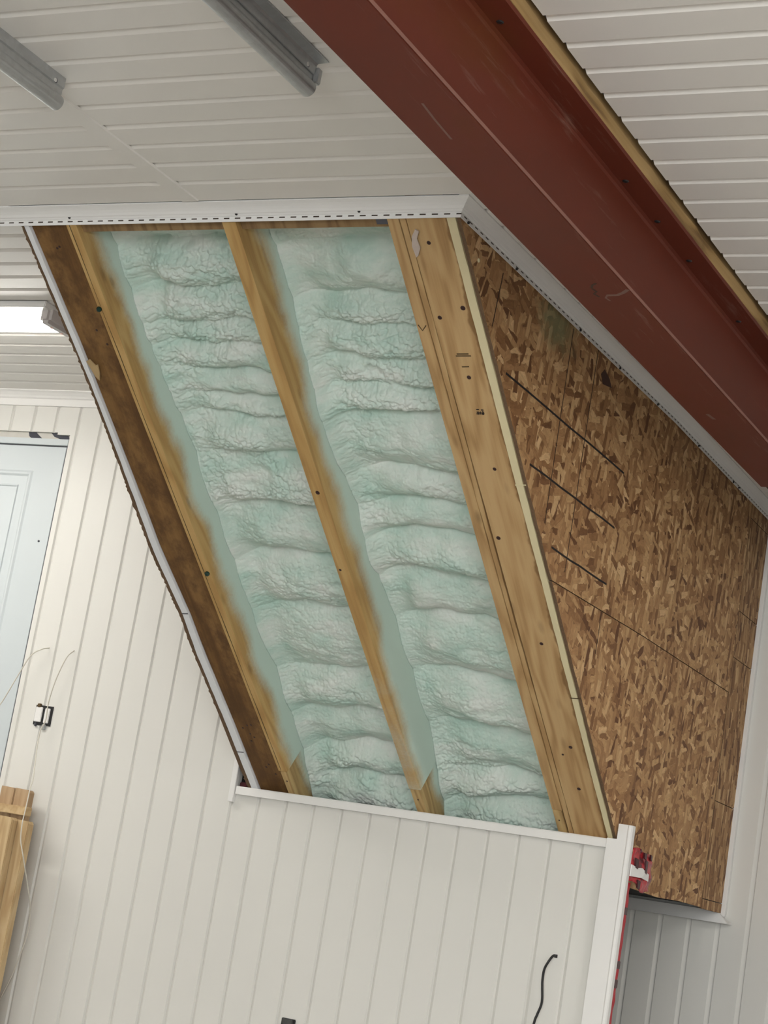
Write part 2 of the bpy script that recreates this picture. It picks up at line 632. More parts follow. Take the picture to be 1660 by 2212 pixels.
# ceilings: panels run along X, profile along Y, off < 0 goes up
CG = dict(base=-2.596, pitch=0.1164, d=0.012, s1=0.002, fl=0.0, s2=0.024)
CGR = dict(base=-2.757, pitch=0.1183, d=0.015, s1=0.002, fl=0.0, s2=0.024)
fc = lambda a, off, b: (b, a, ZC - off)
bm = bmesh.new()
add_panel(bm, grooves(-9.5, -1.880, slit=1, **CG), 0.02, fc, -8.0, -2.92)
add_panel(bm, grooves(-9.5, -1.880, slit=1, **CG), 0.02, fc, -2.92, -1.70)
add_panel(bm, grooves(-1.879, 0.0, slit=2, **CG), 0.02, fc, -8.0, -3.56)
add_panel(bm, grooves(-1.879, 1.41, slit=0, **CG), 0.02, fc, -2.10, -1.70)
struct(link('ceiling', bm, M_ceil), 'white grooved ceiling panels between the beam and the door wall', 'ceiling')
bm = bmesh.new()
add_panel(bm, grooves(-9.5, 1.41, **CGR), 0.02, fc, -1.526, 3.5)
struct(link('ceiling_right', bm, M_ceil), 'white grooved ceiling panels with raw cut ends along the nailer', 'ceiling')
# cover strip over the ceiling joint
bm = bmesh.new()
add_prism(bm, [(-2.950, ZC + 0.002), (-2.946, ZC - 0.004), (-2.894, ZC - 0.004), (-2.890, ZC + 0.002)], lambda p, q, a: (p, a, q), -9.0, -1.885)
struct(link('trim_1', bm, M_ceil), 'flat white joint strip across the ceiling panels', 'trim')

# cove trims --------------------------------------------------------
COVE = [(0.056, 0.000), (0.056, -0.003), (0.051, -0.0045), (0.043, -0.0065), (0.034, -0.010), (0.025, -0.0150), (0.0185, -0.0205),
        (0.0160, -0.0215), (0.0135, -0.0205), (0.0115, -0.0225), (0.0085, -0.0250), (0.0045, -0.0260), (0.0040, -0.0400), (0.0025, -0.0405)]


def cove_mesh(rows):
    """rows: list of (profile index -> position) rings; thickened by a back line"""
    bm = bmesh.new()
    rings = []
    for ring in rows:
        rings.append([bm.verts.new(p) for p in ring])
    for a, b in zip(rings, rings[1:]):
        n = len(a)
        for i in range(n):
            j = (i + 1) % n
            bm.faces.new((a[i], a[j], b[j], b[i]))
    bm.faces.new(rings[0][::-1])
    bm.faces.new(rings[-1])
    return bm


def cove_ring(f):
    front = [f(o, h, 0.0) for o, h in COVE]
    back = [f(o, h, 0.0018) for o, h in COVE][::-1]
    return front + back


FY = -1.820          # face of the slope frame under the ceiling
SX = -2.122          # strand board face near the ceiling


def osb_x(y):
    return float(np.interp(y, (-1.85, 0.0, 1.41), (-2.118, -2.102, -2.129)))


# front cove runs along X; mitred at its outer corner
def fr(x, mit):
    return cove_ring(lambda o, h, b: (x + (o * 0.78 if mit else 0), FY - (o - b * 0.7), ZC + h + b * 0.7))


rows = [fr(-8.0, False), fr(-3.61, False), fr(osb_x(FY) + 0.002, True)]
bm = cove_mesh(rows)
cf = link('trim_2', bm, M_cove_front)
struct(cf, 'white slotted cove trim across the top of the foam bays', 'trim')
for x in (-3.366, -2.797, -2.412):
    link('screw', dome((x, FY - 0.012, ZC - 0.0205), (0, -0.8, -0.5), 0.0045, 0.004), M_screw, cf)

# side cove runs along Y following the strand board
ys = [FY, -1.2, -0.6, 0.0, 0.7, 1.40]
rows = []
for i, y in enumerate(ys):
    x0 = osb_x(y) + 0.002
    rows.append(cove_ring(lambda o, h, b, y=y, x0=x0, i=i: (x0 + (o * 0.78 - b * 0.7), y - (o if i == 0 else 0), ZC + h + b * 0.7)))
bm = cove_mesh(rows)
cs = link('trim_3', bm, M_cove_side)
struct(cs, 'white slotted cove trim between the strand board and the red beam', 'trim')
for y in (-1.78, -1.447, -0.942, -0.584, -0.204, 0.284, 0.771, 0.852):
    link('screw', dome((osb_x(y) + 0.0075, y, ZC - 0.0375), (1, 0, -0.3), 0.0042, 0.004), M_screw, cs)

# cornice on the door wall
bm = bmesh.new()
cor = [(0.040, 0.0), (0.040, -0.004), (0.030, -0.010), (0.020, -0.020), (0.016, -0.028), (0.012, -0.030), (0.010, -0.032), (0.010, -0.060), (0.0, -0.060), (0.0, 0.0)]
add_prism(bm, cor, lambda o, h, a: (a, -o, ZC + h), -8.0, -3.60)
struct(link('trim_4', bm, M_trim), 'white cornice where the door wall meets the ceiling', 'trim')

# rail on top of the low wall, stub of channel and corner post
bm = bmesh.new()
add_prism(bm, [(-0.022, 1.046), (-0.022, 1.071), (-0.019, 1.075), (0.012, 1.075), (0.012, 1.060), (0.0, 1.060), (0.0, 1.046)],
          lambda y, z, a: (a, y, z), -3.557, -2.130)
struct(link('trim_5', bm, M_trim), 'white channel rail capping the low wall under the foam bays', 'trim')
bm = box((-3.586, -0.020, 1.016), (-3.564, 0.0, 1.42), 0.0015)
struct(link('trim_6', bm, M_trim), 'short white vertical channel where the low wall begins', 'trim')
bm = bmesh.new()
add_prism(bm, [(-2.129, 0.0), (-2.129, 1.077), (-2.095, 1.077), (-2.095, 1.127), (-2.062, 1.127), (-2.062, 0.0)], lambda x, z, a: (x, a, z), -0.024, -0.004)
add_prism(bm, [(-2.063, -0.024), (-2.058, -0.027), (-2.050, -0.026), (-2.046, -0.020), (-2.046, 0.004), (-2.060, 0.004), (-2.063, -0.004)], lambda x, y, a: (x, y, a), 0.0, 1.1265)
struct(link('trim_7', bm, M_trim), 'white notched corner post at the end of the low wall', 'trim')

# dark soffit below the strand board box and its trim on the far wall
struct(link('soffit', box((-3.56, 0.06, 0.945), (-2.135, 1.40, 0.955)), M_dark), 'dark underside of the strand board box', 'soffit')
bm = bmesh.new()
cv = [(0.052, 0.0), (0.050, -0.006), (0.036, -0.012), (0.026, -0.022), (0.022, -0.030), (0.010, -0.036), (0.010, -0.002), (0.0, -0.002), (0.0, 0.0)]
bm = cove_mesh([[(-3.5, 1.40 - (0.052 - o) - 0.0, 0.935 - 0.047 - h * 1.25) for o, h in cv],
                [(-2.135 + (0.052 - 0.0 if h > -0.008 and o > 0.03 else max(0, (h + 0.036) * 1.3)), 1.40 - (0.052 - o), 0.935 - 0.047 - h * 1.25) for o, h in cv]])
struct(link('trim_8', bm, M_trim), 'grey shaded cove trim with a mitred end below the strand board', 'trim')
bm = box((-2.134, 1.384, 0.915), (-2.112, 1.41, 2.49), 0.0015)
struct(link('trim_9', bm, M_trim), 'white vertical channel where the strand board meets the far wall', 'trim')

# ------------------------------------------------------------------ steel beam
bm_t = empty('steel_beam', (-1.6225, -4.0, 2.231))
tag(bm_t, 'red oxide primed steel I-beam running under the ceiling beside the strand board', 'beam', kind='thing')
BX0, BX1, BZ0, BZ1 = -1.701, -1.545, 2.231, 2.516
tw, tf, fl_ = 0.0035, 0.0105, 0.011
cx = -1.6225
prof = [(BX0, BZ0), (BX1, BZ0), (BX1, BZ0 + tf), (cx + tw + fl_, BZ0 + tf + 0.001), (cx + tw + 0.003, BZ0 + tf + 0.004), (cx + tw, BZ0 + tf + fl_),
        (cx + tw, BZ1 - tf - fl_), (cx + tw + 0.003, BZ1 - tf - 0.004), (cx + tw + fl_, BZ1 - tf - 0.001), (BX1, BZ1 - tf), (BX1, BZ1),
        (BX0, BZ1), (BX0, BZ1 - tf), (cx - tw - fl_, BZ1 - tf), (cx - tw, BZ1 - tf - fl_), (cx - tw, BZ0 + tf + fl_), (cx - tw - fl_, BZ0 + tf), (BX0, BZ0 + tf)]
loc = bm_t.location
bm = bmesh.new()
add_prism(bm, prof, lambda x, z, a: (x - loc.x, a - loc.y, z - loc.z), -9.4, -0.243)
bmesh.ops.bevel(bm, geom=[e for e in bm.edges if abs((e.verts[0].co - e.verts[1].co).y) > 5 and min(abs(e.verts[0].co.z), abs(e.verts[0].co.z - tf)) < 0.001 and abs(abs(e.verts[0].co.x) - 0.078) < 0.004],
                offset=0.002, segments=2, affect='EDGES')
link('girder', bm, M_steel, bm_t)
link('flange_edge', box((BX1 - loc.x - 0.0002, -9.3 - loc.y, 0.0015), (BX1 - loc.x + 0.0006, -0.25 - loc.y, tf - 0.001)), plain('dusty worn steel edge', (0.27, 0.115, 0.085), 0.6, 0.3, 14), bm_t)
for x, y in ((-1.590, -2.816), (-1.592, -2.022), (-1.593, -1.773), (-1.592, -1.506), (-1.588, -1.039)):
    link('bolt', dome((x - loc.x, y - loc.y, BZ1 - tf - loc.z), (0, 0, -1), 0.008, 0.004), M_black, bm_t)
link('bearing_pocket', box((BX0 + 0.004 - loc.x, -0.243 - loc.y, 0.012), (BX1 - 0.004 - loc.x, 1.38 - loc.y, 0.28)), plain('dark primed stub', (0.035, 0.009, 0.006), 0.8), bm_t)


def stroke(pts, wd, f, t=0.0006):
    """flat painted stroke along 2-D pts; f(p,q,d) -> xyz"""
    bm = bmesh.new()
    P = [Vector(p) for p in pts]
    A, B = [], []
    for i, p in enumerate(P):
        d = (P[min(i + 1, len(P) - 1)] - P[max(i - 1, 0)]).normalized()
        nn = Vector((-d.y, d.x)) * wd / 2
        A.append(p + nn)
        B.append(p - nn)
    top = [[bm.verts.new(f(q.x, q.y, t)) for q in L] for L in (A, B)]
    bot = [[bm.verts.new(f(q.x, q.y, -t)) for q in L] for L in (A, B)]
    for i in range(len(P) - 1):
        bm.faces.new((top[0][i], top[0][i + 1], top[1][i + 1], top[1][i]))
        bm.faces.new((bot[0][i], bot[0][i + 1], bot[1][i + 1], bot[1][i]))
        bm.faces.new((top[0][i], top[0][i + 1], bot[0][i + 1], bot[0][i]))
        bm.faces.new((top[1][i], top[1][i + 1], bot[1][i + 1], bot[1][i]))
    for i in (0, -1):
        bm.faces.new((top[0][i], top[1][i], bot[1][i], bot[0][i]))
    return bm


fb = lambda x, y, d: (x - loc.x, y - loc.y, BZ0 - d - loc.z)
M_chalk = plain('pale scuff', (0.235, 0.125, 0.095), 0.7, 0.4, 90)
M_mark = plain('dark marker', (0.045, 0.020, 0.010), 0.7)
link('marker_stroke', stroke([(-1.612, -2.062), (-1.626, -2.050), (-1.634, -2.030)], 0.006, fb), M_mark, bm_t)
link('marker_stroke', stroke([(-1.634, -2.026), (-1.630, -2.008), (-1.642, -1.992), (-1.636, -1.972)], 0.005, fb), M_mark, bm_t)
link('scuff', stroke([(-1.548, -2.02), (-1.566, -2.00), (-1.585, -1.985), (-1.612, -1.982)], 0.010, fb, 0.0004), M_chalk, bm_t)
link('scuff', stroke([(-1.612, -1.982), (-1.622, -1.965), (-1.618, -1.945)], 0.005, fb, 0.0004), M_chalk, bm_t)
link('scuff', stroke([(-1.622, -3.02), (-1.628, -2.95), (-1.632, -2.86)], 0.005, fb, 0.0004), M_chalk, bm_t)
link('scuff', stroke([(-1.646, -1.03), (-1.640, -0.98)], 0.010, fb, 0.0004), M_chalk, bm_t)

# nailer strip between the beam and the cut ceiling panels
bm = bmesh.new()
n = 120
rows_ = []
for i in range(n + 1):
    y = -9.4 + i * (9.4 + 0.9 + 0.4) / n
    j = random.uniform(-0.003, 0.003)
    rows_.append([bm.verts.new((x - -1.56, y + 4.0, z - 2.53)) for x, z in ((-1.600, 2.5165), (-1.546 + j, 2.5165), (-1.542 + j, 2.521), (-1.542 + j, 2.546), (-1.548, 2.575), (-1.600, 2.575))])
for a, b in zip(rows_, rows_[1:]):
    for k in range(6):
        bm.faces.new((a[k], a[(k + 1) % 6], b[(k + 1) % 6], b[k]))
bm.faces.new(rows_[0])
bm.faces.new(rows_[-1][::-1])
nl = link('nailer_strip', bm, M_nailer)
nl.location = (-1.56, -4.0, 2.53)
tag(nl, 'rough wooden nailer strip on top of the red beam along the cut ceiling panels', 'wood strip')


# ------------------------------------------------------------------ galvanised tracks
def track(x, label, flange):
    t = empty('door_track', (x, -2.62, ZC))
    tag(t, label, 'metal track')
    y0, y1 = -6.5, 0.0
    f = lambda p, q, a: (p, a, q)
    R = 0.0195
    roll = [(-0.004 + R * math.cos(math.radians(a)), -0.066 + R * math.sin(math.radians(a))) for a in range(215, 455, 12)]
    line = roll[::-1] if False else roll
    bm = bmesh.new()
    add_prism(bm, sheet_outline(line, 0.0016), f, y0, y1 - 0.006)
    link('rolled_edge', bm, M_galv, t, smooth=False)
    bm = bmesh.new()
    web = [(-0.0045, -0.048), (-0.001, -0.045), (-0.001, -0.029), (0.003, -0.026), (0.003, -0.0005)]
    add_prism(bm, sheet_outline(web, 0.0016), f, y0, y1)
    link('web', bm, M_galv, t)
    link('bolt_hole', dome((0.0036, y1 - 0.038, -0.022), (1, 0, 0), 0.0055, 0.0012), plain('pale hole', (0.72, 0.71, 0.68), 0.6), t)
    link('hole_rim', dome((0.0033, y1 - 0.036, -0.022), (1, 0, 0), 0.0068, 0.0008), M_weather, t)
    if flange:
        bm = bmesh.new()
        ang = [(0.0035, -0.030), (0.0045, -0.012), (0.008, -0.006), (0.036, -0.0045)]
        add_prism(bm, sheet_outline(ang, 0.002), f, y0, y1 - 0.004)
        link('angle_flange', bm, M_galv, t)
        link('end_clip', box((-0.003, y1 - 0.002, -0.05), (0.012, y1 + 0.016, -0.012), 0.003), M_galv, t)
    return t


track(-2.823, 'galvanised metal track whose end meets the ceiling joint strip', False)
track(-2.128, 'galvanised metal track with a flange, nearer the red beam', True)

# ------------------------------------------------------------------ slope frame (local x = X, y = down the slope, z = into the roof)
A0 = Vector((0, -1.816, 2.51))
SL = Vector((0, 0.785075, -0.619401)).normalized()
NN = Vector((1, 0, 0)).cross(SL)
MS = Matrix((Vector((1, 0, 0)), SL, NN)).transposed().to_4x4()
MS.translation = A0


def skew_board(edges, s_list, d0, d1, jag=0.0, step=None, seed=0):
    """board between edges(s)->(xl, xr) for s in s_list, depth d0..d1"""
    rnd = random.Random(seed)
    if step:
        s_list = list(np.arange(s_list[0], s_list[-1], step)) + [s_list[-1]]
    bm = bmesh.new()
    rings = []
    for s in s_list:
        xl, xr = edges(s)
        jl, jr = (jag * rnd.choice((-1, 1)) * rnd.random() ** 2.2 for _ in (0, 1))
        rings.append([bm.verts.new(p) for p in ((xl + jl, s, d0), (xr + jr, s, d0), (xr + jr, s, d1), (xl + jl, s, d1))])
    for a, b in zip(rings, rings[1:]):
        for k in range(4):
            bm.faces.new((a[k], a[(k + 1) % 4], b[(k + 1) % 4], b[k]))
    bm.faces.new(rings[0][::-1])
    bm.faces.new(rings[-1])
    return bm


def lin(xl0, xr0, k, w2=None):
    return lambda s: (xl0 + k * s, xr0 + k * s)


S0, S1 = 0.001, 2.62
KL, KR, KM = 0.0135, 0.0105, 0.0060
RAFT_D = 0.235

# left rafter, middle rafter
rl = link('rafter', skew_board(lin(-3.388, -3.352, KL), [S0, 2.204], 0.0, RAFT_D), M_rafter_a, M=MS)
tag(rl, 'golden rafter dusted with foam beside the dark brown board', 'rafter')
for x, s in ((-3.384, 0.287), (-3.350, 1.301)):
    link('cap_nail', dome((x + 0.004, s, -0.003), (0, 0, -1), 0.0085, 0.008), M_green, rl)
link('pencil_line', skew_board(lambda s: (-3.3775 + KL * s, -3.3757 + KL * s + 0.0008 * math.sin(s * 17)), [0.0, 2.2], -0.0006, 0.001, 0.0006, 0.05, 4), M_ink, rl)
rm = link('rafter', skew_board(lin(-2.852, -2.808, KM), [S0, 2.206], 0.0, RAFT_D), M_rafter_b, M=MS)
tag(rm, 'golden rafter dusted with foam standing between the two foam bays', 'rafter')
link('knot', dome((-2.824, 0.940, 0.001), (0, 0, -1), 0.008, 0.002), M_nail, rm)
link('knot', dome((-2.832, 1.243, 0.001), (0, 0, -1), 0.005, 0.002), M_nail, rm)

# right pair and wide board
ra = link('rafter', skew_board(lin(-2.3345, -2.3005, KR), [S0, 2.211], 0.0, RAFT_D), M_rafter_c, M=MS)
tag(ra, 'plain pine rafter edge with a pencil tick bordering the foam bay', 'rafter')
ck = lambda p, q, d: (p, q, -d)
link('pencil_tick', stroke([(-2.326, 0.333), (-2.317, 0.352), (-2.302, 0.335)], 0.0035, ck), M_ink, ra)
rb = link('rafter_strip', skew_board(lambda s: (-2.2985 + KR * s, -2.2830 + KR * s + 0.002 * math.sin(3 * s + 1)), [S0, S1], 0.003, RAFT_D, 0.0012, 0.04, 3), M_rafter_c, M=MS)
tag(rb, 'narrow rough pine strip beside the wide clear board', 'wood strip')
wbd = link('rim_board', skew_board(lambda s: (-2.2785 + KR * s, -2.1585 + KR * s), [S0, S1], 0.002, 0.04, 0.0008, 0.12, 5), M_board, M=MS)
tag(wbd, 'wide knotty pine board with stamped ink marks next to the cream foam edge', 'board')
for x, s, r in ((-2.230, 0.078, 0.0060), (-2.178, 0.280, 0.0075), (-2.255, 0.311, 0.0065), (-2.213, 0.505, 0.0065), (-2.206, 0.819, 0.0058), (-2.251, 1.073, 0.0070), (-2.198, 1.479, 0.0062), (-2.188, 1.913, 0.0065), (-2.222, 1.95, 0.004), (-2.196, 2.10, 0.0065)):
    link('nail_head', dome((x, s, 0.0025), (0, 0, -1), r, 0.0022), M_nail, wbd)
for s, a, b in ((0.428, -2.232, -2.196), (0.4345, -2.236, -2.190), (0.470, -2.226, -2.204)):
    link('ink_line', stroke([(a, s), (b, s - 0.001)], 0.0035, lambda p, q, d: (p, q, 0.002 - d)), M_ink, wbd)
fs = lambda p, q, d: (-2.217 + p * 0.0011, 0.619 + q * 0.0013, 0.002 - d)
for pts in ([(0, 8), (2, 0), (4, 8)], [(6, 8), (6, 0), (9, 5), (11, 0), (11, 8)], [(1, -5), (9, -5)], [(16, 8), (14.5, 4), (17, 0), (20, 1), (20, 6), (16, 8)], [(15, 4), (20, 4)], [(14, -4), (21, -4)]):
    link('stamp', stroke(pts, 2.6, fs, 0.0005), M_stamp, wbd)
pw = bmesh.new()
pts = [(-2.274, 0.118), (-2.279, 0.085), (-2.272, 0.055), (-2.255, 0.032), (-2.247, 0.040), (-2.258, 0.062), (-2.256, 0.090), (-2.266, 0.112)]
add_prism(pw, pts, lambda x, y, a: (x, y, a + 0.002 * math.sin(y * 160)), -0.006, -0.002)
tag(link('plastic_scrap', pw, M_plasticwrap, M=MS), 'torn scrap of grey plastic stuck at the top of the wide board', 'scrap')

# cream foam edge and OSB edge on the right, white foam edge on the left
cr = link('foam_board_edge', skew_board(lambda s: (-2.1565 + KR * s, osb_x(-1.816 + 0.785 * s) - 0.0135), [S0, 2.33], -0.004, 0.028, 0.0010, 0.03, 8), M_cream, M=MS)
tag(cr, 'cream foam board edge between the wide pine board and the strand board', 'foam board')
link('joint', stroke([(-2.150, 0.868), (-2.116, 0.866)], 0.004, lambda p, q, d: (p, q, -0.0045 - d)), M_cream, cr)
link('joint', stroke([(-2.142, 1.690), (-2.108, 1.688)], 0.003, lambda p, q, d: (p, q, -0.0040 - d)), M_ink, cr)
SW = (0.0, 0.44, 0.58, 0.87, 1.07, 1.22, 1.50, 1.65, 2.0, 2.3, 2.5)
wl = (-3.541, -3.526, -3.522, -3.524, -3.528, -3.532, -3.513, -3.519, -3.510, -3.507, -3.505)
wr = (-3.524, -3.507, -3.507, -3.505, -3.505, -3.507, -3.490, -3.492, -3.482, -3.479, -3.476)
ol = (-3.553, -3.537, -3.534, -3.537, -3.544, -3.546, -3.529, -3.533, -3.525, -3.524, -3.522)
ip = lambda s, T: float(np.interp(s, SW, T))
we = link('foam_board_edge', skew_board(lambda s: (ip(s, wl), ip(s, wr)), [S0, 2.34], 0.0, 0.03, 0.0012, 0.03, 9), M_foamboard, M=MS)
tag(we, 'white foam board edge along the dark brown board', 'foam board')
for s in (1.492, 2.135):
    link('joint', stroke([(ip(s, wl), s), (ip(s, wr), s - 0.002)], 0.004, lambda p, q, d: (p, q, -d)), M_weather, we)
oe = link('strand_board_edge', skew_board(lambda s: (ip(s, ol) - 0.001, ip(s, wl) - 0.0025), [S0, 2.34], 0.002, 0.012, 0.0038, 0.008, 10), M_osb_edge, M=MS)
tag(oe, 'ragged brown strand board edge outside the white foam strip', 'strand board')
bbm = bmesh.new()
add_prism(bbm, [(-1.79, 2.53), (0.0, 2.53), (0.0, 1.13)], lambda y, z, a: (a, y, z), -3.562, -3.550)
tag(link('strand_board_gable', bbm, M_osb_edge), 'strand board side panel closing the slope towards the door wall', 'strand board')
bb = link('header_board', skew_board(lambda s: (ip(s, wr) + 0.003, -3.391 + KL * s), [S0, S1], 0.010, 0.05, 0.0, 0.1), M_brown, M=MS)
tag(bb, 'wide dark brown weathered board between white foam strip and golden rafter', 'board')
for x, s in ((-3.452, 2.02), (-3.430, 2.005), (-3.412, 2.00), (-3.430, 2.045), (-3.418, 2.06), (-3.436, 2.08), (-3.400, 2.19), (-3.415, 2.205), (-3.385, 2.235), (-3.46, 0.085), (-3.45, 0.08), (-3.41, 0.42), (-3.43, 0.37)):
    link('nail_hole', dome((x, s, 0.0105), (0, 0, -1), 0.0042, 0.0015), M_nail, bb)
fpm = bmesh.new()
add_prism(fpm, [(-3.502, 0.475), (-3.488, 0.468), (-3.474, 0.490), (-3.464, 0.487), (-3.470, 0.520), (-3.480, 0.545), (-3.490, 0.530)], lambda x, y, a: (x, y, a), -0.004, 0.0)
tag(link('paper_scrap', fpm, M_flapwood, M=MS), 'torn tan paper scrap at the joint of the white foam strip', 'scrap')

# top plates and toe blocks
for i, (a, b, lb) in enumerate(((-3.350, -2.854, 'brown top plate above the foam bay nearer the door'), (-2.806, -2.337, 'brown top plate above the foam bay nearer the red beam'))):
    tag(link('top_plate', skew_board(lambda s: (a, b), [S0, 0.037], 0.020, 0.042), M_plate, M=MS), lb, 'plate')
tag(link('top_packer', skew_board(lambda s: (-2.372, -2.336), [S0, 0.022], 0.006, 0.03), M_weather, M=MS), 'dark packer under the cove trim beside the plain pine rafter', 'packer')
for i, (xl, xr, s, lb) in enumerate(((-3.350, -3.3235, 2.2055, 'short pine toe block at the foot of the foam-dusted rafter by the brown board'),
                                     (-2.834, -2.797, 2.2075, 'short pine toe block at the foot of the rafter between the bays'),
                                     (-2.3095, -2.280, 2.2125, 'short pine toe block at the foot of the plain pine rafter'))):
    tb = link('toe_block', skew_board(lambda q: (xl + 0.006 * (q - s), xr + 0.006 * (q - s)), [s, 2.60], -0.002, RAFT_D), M_block, M=MS)
    tag(tb, lb, 'wood block')
    link('nail_head', dome(((xl + xr) / 2, s + 0.045, -0.0025), (0, 0, -1), 0.003, 0.001), M_nail, tb)

# ------------------------------------------------------------------ spray foam
RNG = np.random.RandomState(3)
TAB = RNG.rand(256, 256)


def vnoise(x, y):
    xi = np.floor(x).astype(int)
    yi = np.floor(y).astype(int)
    fx, fy_ = x - xi, y - yi
    fx = fx * fx * (3 - 2 * fx)
    fy_ = fy_ * fy_ * (3 - 2 * fy_)
    g = lambda i, j: TAB[i % 256, j % 256]
    return (g(xi, yi) * (1 - fx) + g(xi + 1, yi) * fx) * (1 - fy_) + (g(xi, yi + 1) * (1 - fx) + g(xi + 1, yi + 1) * fx) * fy_


def fbm(x, y, o=4):
    s, a, t = 0, 1.0, 0
    for k in range(o):
        s = s + a * vnoise(x * 2 ** k + 17.3 * k, y * 2 ** k + 9.1 * k)
        t += a
        a *= 0.5
    return s / t


def cells(x, y, seed=0):
    """rounded popcorn lumps: 1 at lump centres, 0 in the creases between them"""
    xi = np.floor(x).astype(int)
    yi = np.floor(y).astype(int)
    best = np.full(x.shape, 9.0)
    for dx in (-1, 0, 1):
        for dy in (-1, 0, 1):
            i, j = xi + dx, yi + dy
            px = i + TAB[(i * 3 + seed) % 256, (j * 7 + 11) % 256]
            py = j + TAB[(i * 5 + 31 + seed) % 256, (j * 3 + 5) % 256]
            best = np.minimum(best, (px - x) ** 2 + (py - y) ** 2)
    return np.clip(1 - best * 1.15, 0, 1)


def foam(name, xl, xr, kl, kr, cuts, label, seed, rough_zones):
    nu, nv = 215, 1120
    s = np.linspace(0.002, 2.62, nv)
    u = np.linspace(0, 1, nu)
    U, Sg = np.meshgrid(u, s)
    X = (xl + kl * Sg) * (1 - U) + (xr + kr * Sg) * U
    dl = X - (xl + kl * Sg)
    dr = (xr + kr * Sg) - X
    wob = 0.085 * (fbm(X * 3.0 + seed * 2, Sg * 1.6 + 3, 3) - 0.5) + 0.030 * (fbm(X * 9 + seed, Sg * 5, 2) - 0.5)
    Sw = Sg + wob
    # horizontal rolls left by each pass of the spray gun
    H = np.zeros_like(X)
    for k, (a, b) in enumerate(zip(cuts, cuts[1:])):
        t = np.clip((Sw - a) / (b - a), 0, 1)
        amp = min(0.018 + 0.19 * (b - a), 0.058)
        prof = np.clip(np.sin(np.pi * t ** 1.15), 0, 1) ** 0.78
        var = 0.45 + 1.1 * fbm(X * 6.0 + k * 5.1, Sg * 1.0 + seed, 3)
        H = np.maximum(H, amp * prof * var)
    side = np.clip(np.minimum(dl / 0.15, dr / 0.05), 0, 1)
    side = 0.22 + 0.78 * side * side * (3 - 2 * side)
    H *= side
    H += 0.026 * (fbm(X * 5 + seed, Sg * 8 + seed, 4) - 0.5) * (0.3 + 0.7 * side)
    H += 0.012 * (fbm(X * 16 + seed, Sg * 30, 3) - 0.5) * (0.3 + 0.7 * side)
    # popcorn skin
    zone = np.full_like(X, 0.42)
    for (a, b, q) in rough_zones:
        zone = np.maximum(zone, q * np.clip((Sg - a) / 0.05, 0, 1) * np.clip((b - Sg) / 0.05, 0, 1))
    patch = np.clip((fbm(X * 6 + seed * 3, Sg * 9 + 1, 3) - 0.38) * 5, 0, 1)
    zone = zone * (0.30 + 0.70 * patch) * np.clip(np.minimum(dl, dr) / 0.02, 0.15, 1)
    wx2 = X + 0.009 * (fbm(X * 35, Sg * 35 + seed, 2) - 0.5)
    ws2 = Sg + 0.009 * (fbm(X * 35 + 7, Sg * 35 + seed, 2) - 0.5)
    c1 = cells(wx2 * 30, ws2 * 44, seed) ** 0.75
    c2 = cells(wx2 * 58 + 5, ws2 * 76, seed + 9) ** 0.75
    c3 = cells(wx2 * 105 + 5, ws2 * 125, seed + 3)
    H += zone * (0.011 * c1 + 0.0140 * c2) + (0.35 + 0.65 * zone) * 0.0058 * c3
    # foam climbs the rafters in a thin smooth fillet
    cl = 0.050 + 0.11 * np.clip(fbm(Sg * 2.6 + seed, Sg * 0 + 2.5, 2) - 0.42, -0.2, 1)
    H += np.clip(cl, 0.004, 0.1) * np.exp(-(dl / 0.034) ** 1.2)
    H += 0.035 * np.exp(-(dr / 0.03) ** 1.3)
    H += 0.10 * np.exp(-np.clip(Sg, 0, 9) / 0.026)          # closes up to the plate at the top
    tb = np.clip((Sg - 2.12) / 0.50, 0, 1)
    H += 0.085 * tb * tb * (3 - 2 * tb)                     # thicker towards the foot
    Dp = 0.205 - H
    grid = np.stack([X, Sg, Dp], -1).reshape(-1, 3)
    idx = np.arange(nu * nv).reshape(nv, nu)
    q = np.stack([idx[:-1, :-1], idx[:-1, 1:], idx[1:, 1:], idx[1:, :-1]], -1).reshape(-1, 4)
    rim = np.concatenate([idx[0, :], idx[1:, -1], idx[-1, -2::-1], idx[-2:0:-1, 0]])
    back = grid[rim].copy()
    back[:, 2] = 0.26
    n0 = len(grid)
    bi = np.arange(len(rim)) + n0
    qs = np.stack([np.roll(rim, -1), rim, bi, np.roll(bi, -1)], -1)
    faces = [tuple(f) for f in np.concatenate([q, qs]).tolist()] + [tuple(bi[::-1].tolist())]
    me = bpy.data.meshes.new(name)
    me.from_pydata(np.concatenate([grid, back]).tolist(), [], faces)
    me.polygons.foreach_set('use_smooth', [True] * len(me.polygons))
    me.materials.append(M_foam)
    me.update()
    o = bpy.data.objects.new(name, me)
    COL.objects.link(o)
    o.matrix_world = MS
    return tag(o, label, 'spray foam')


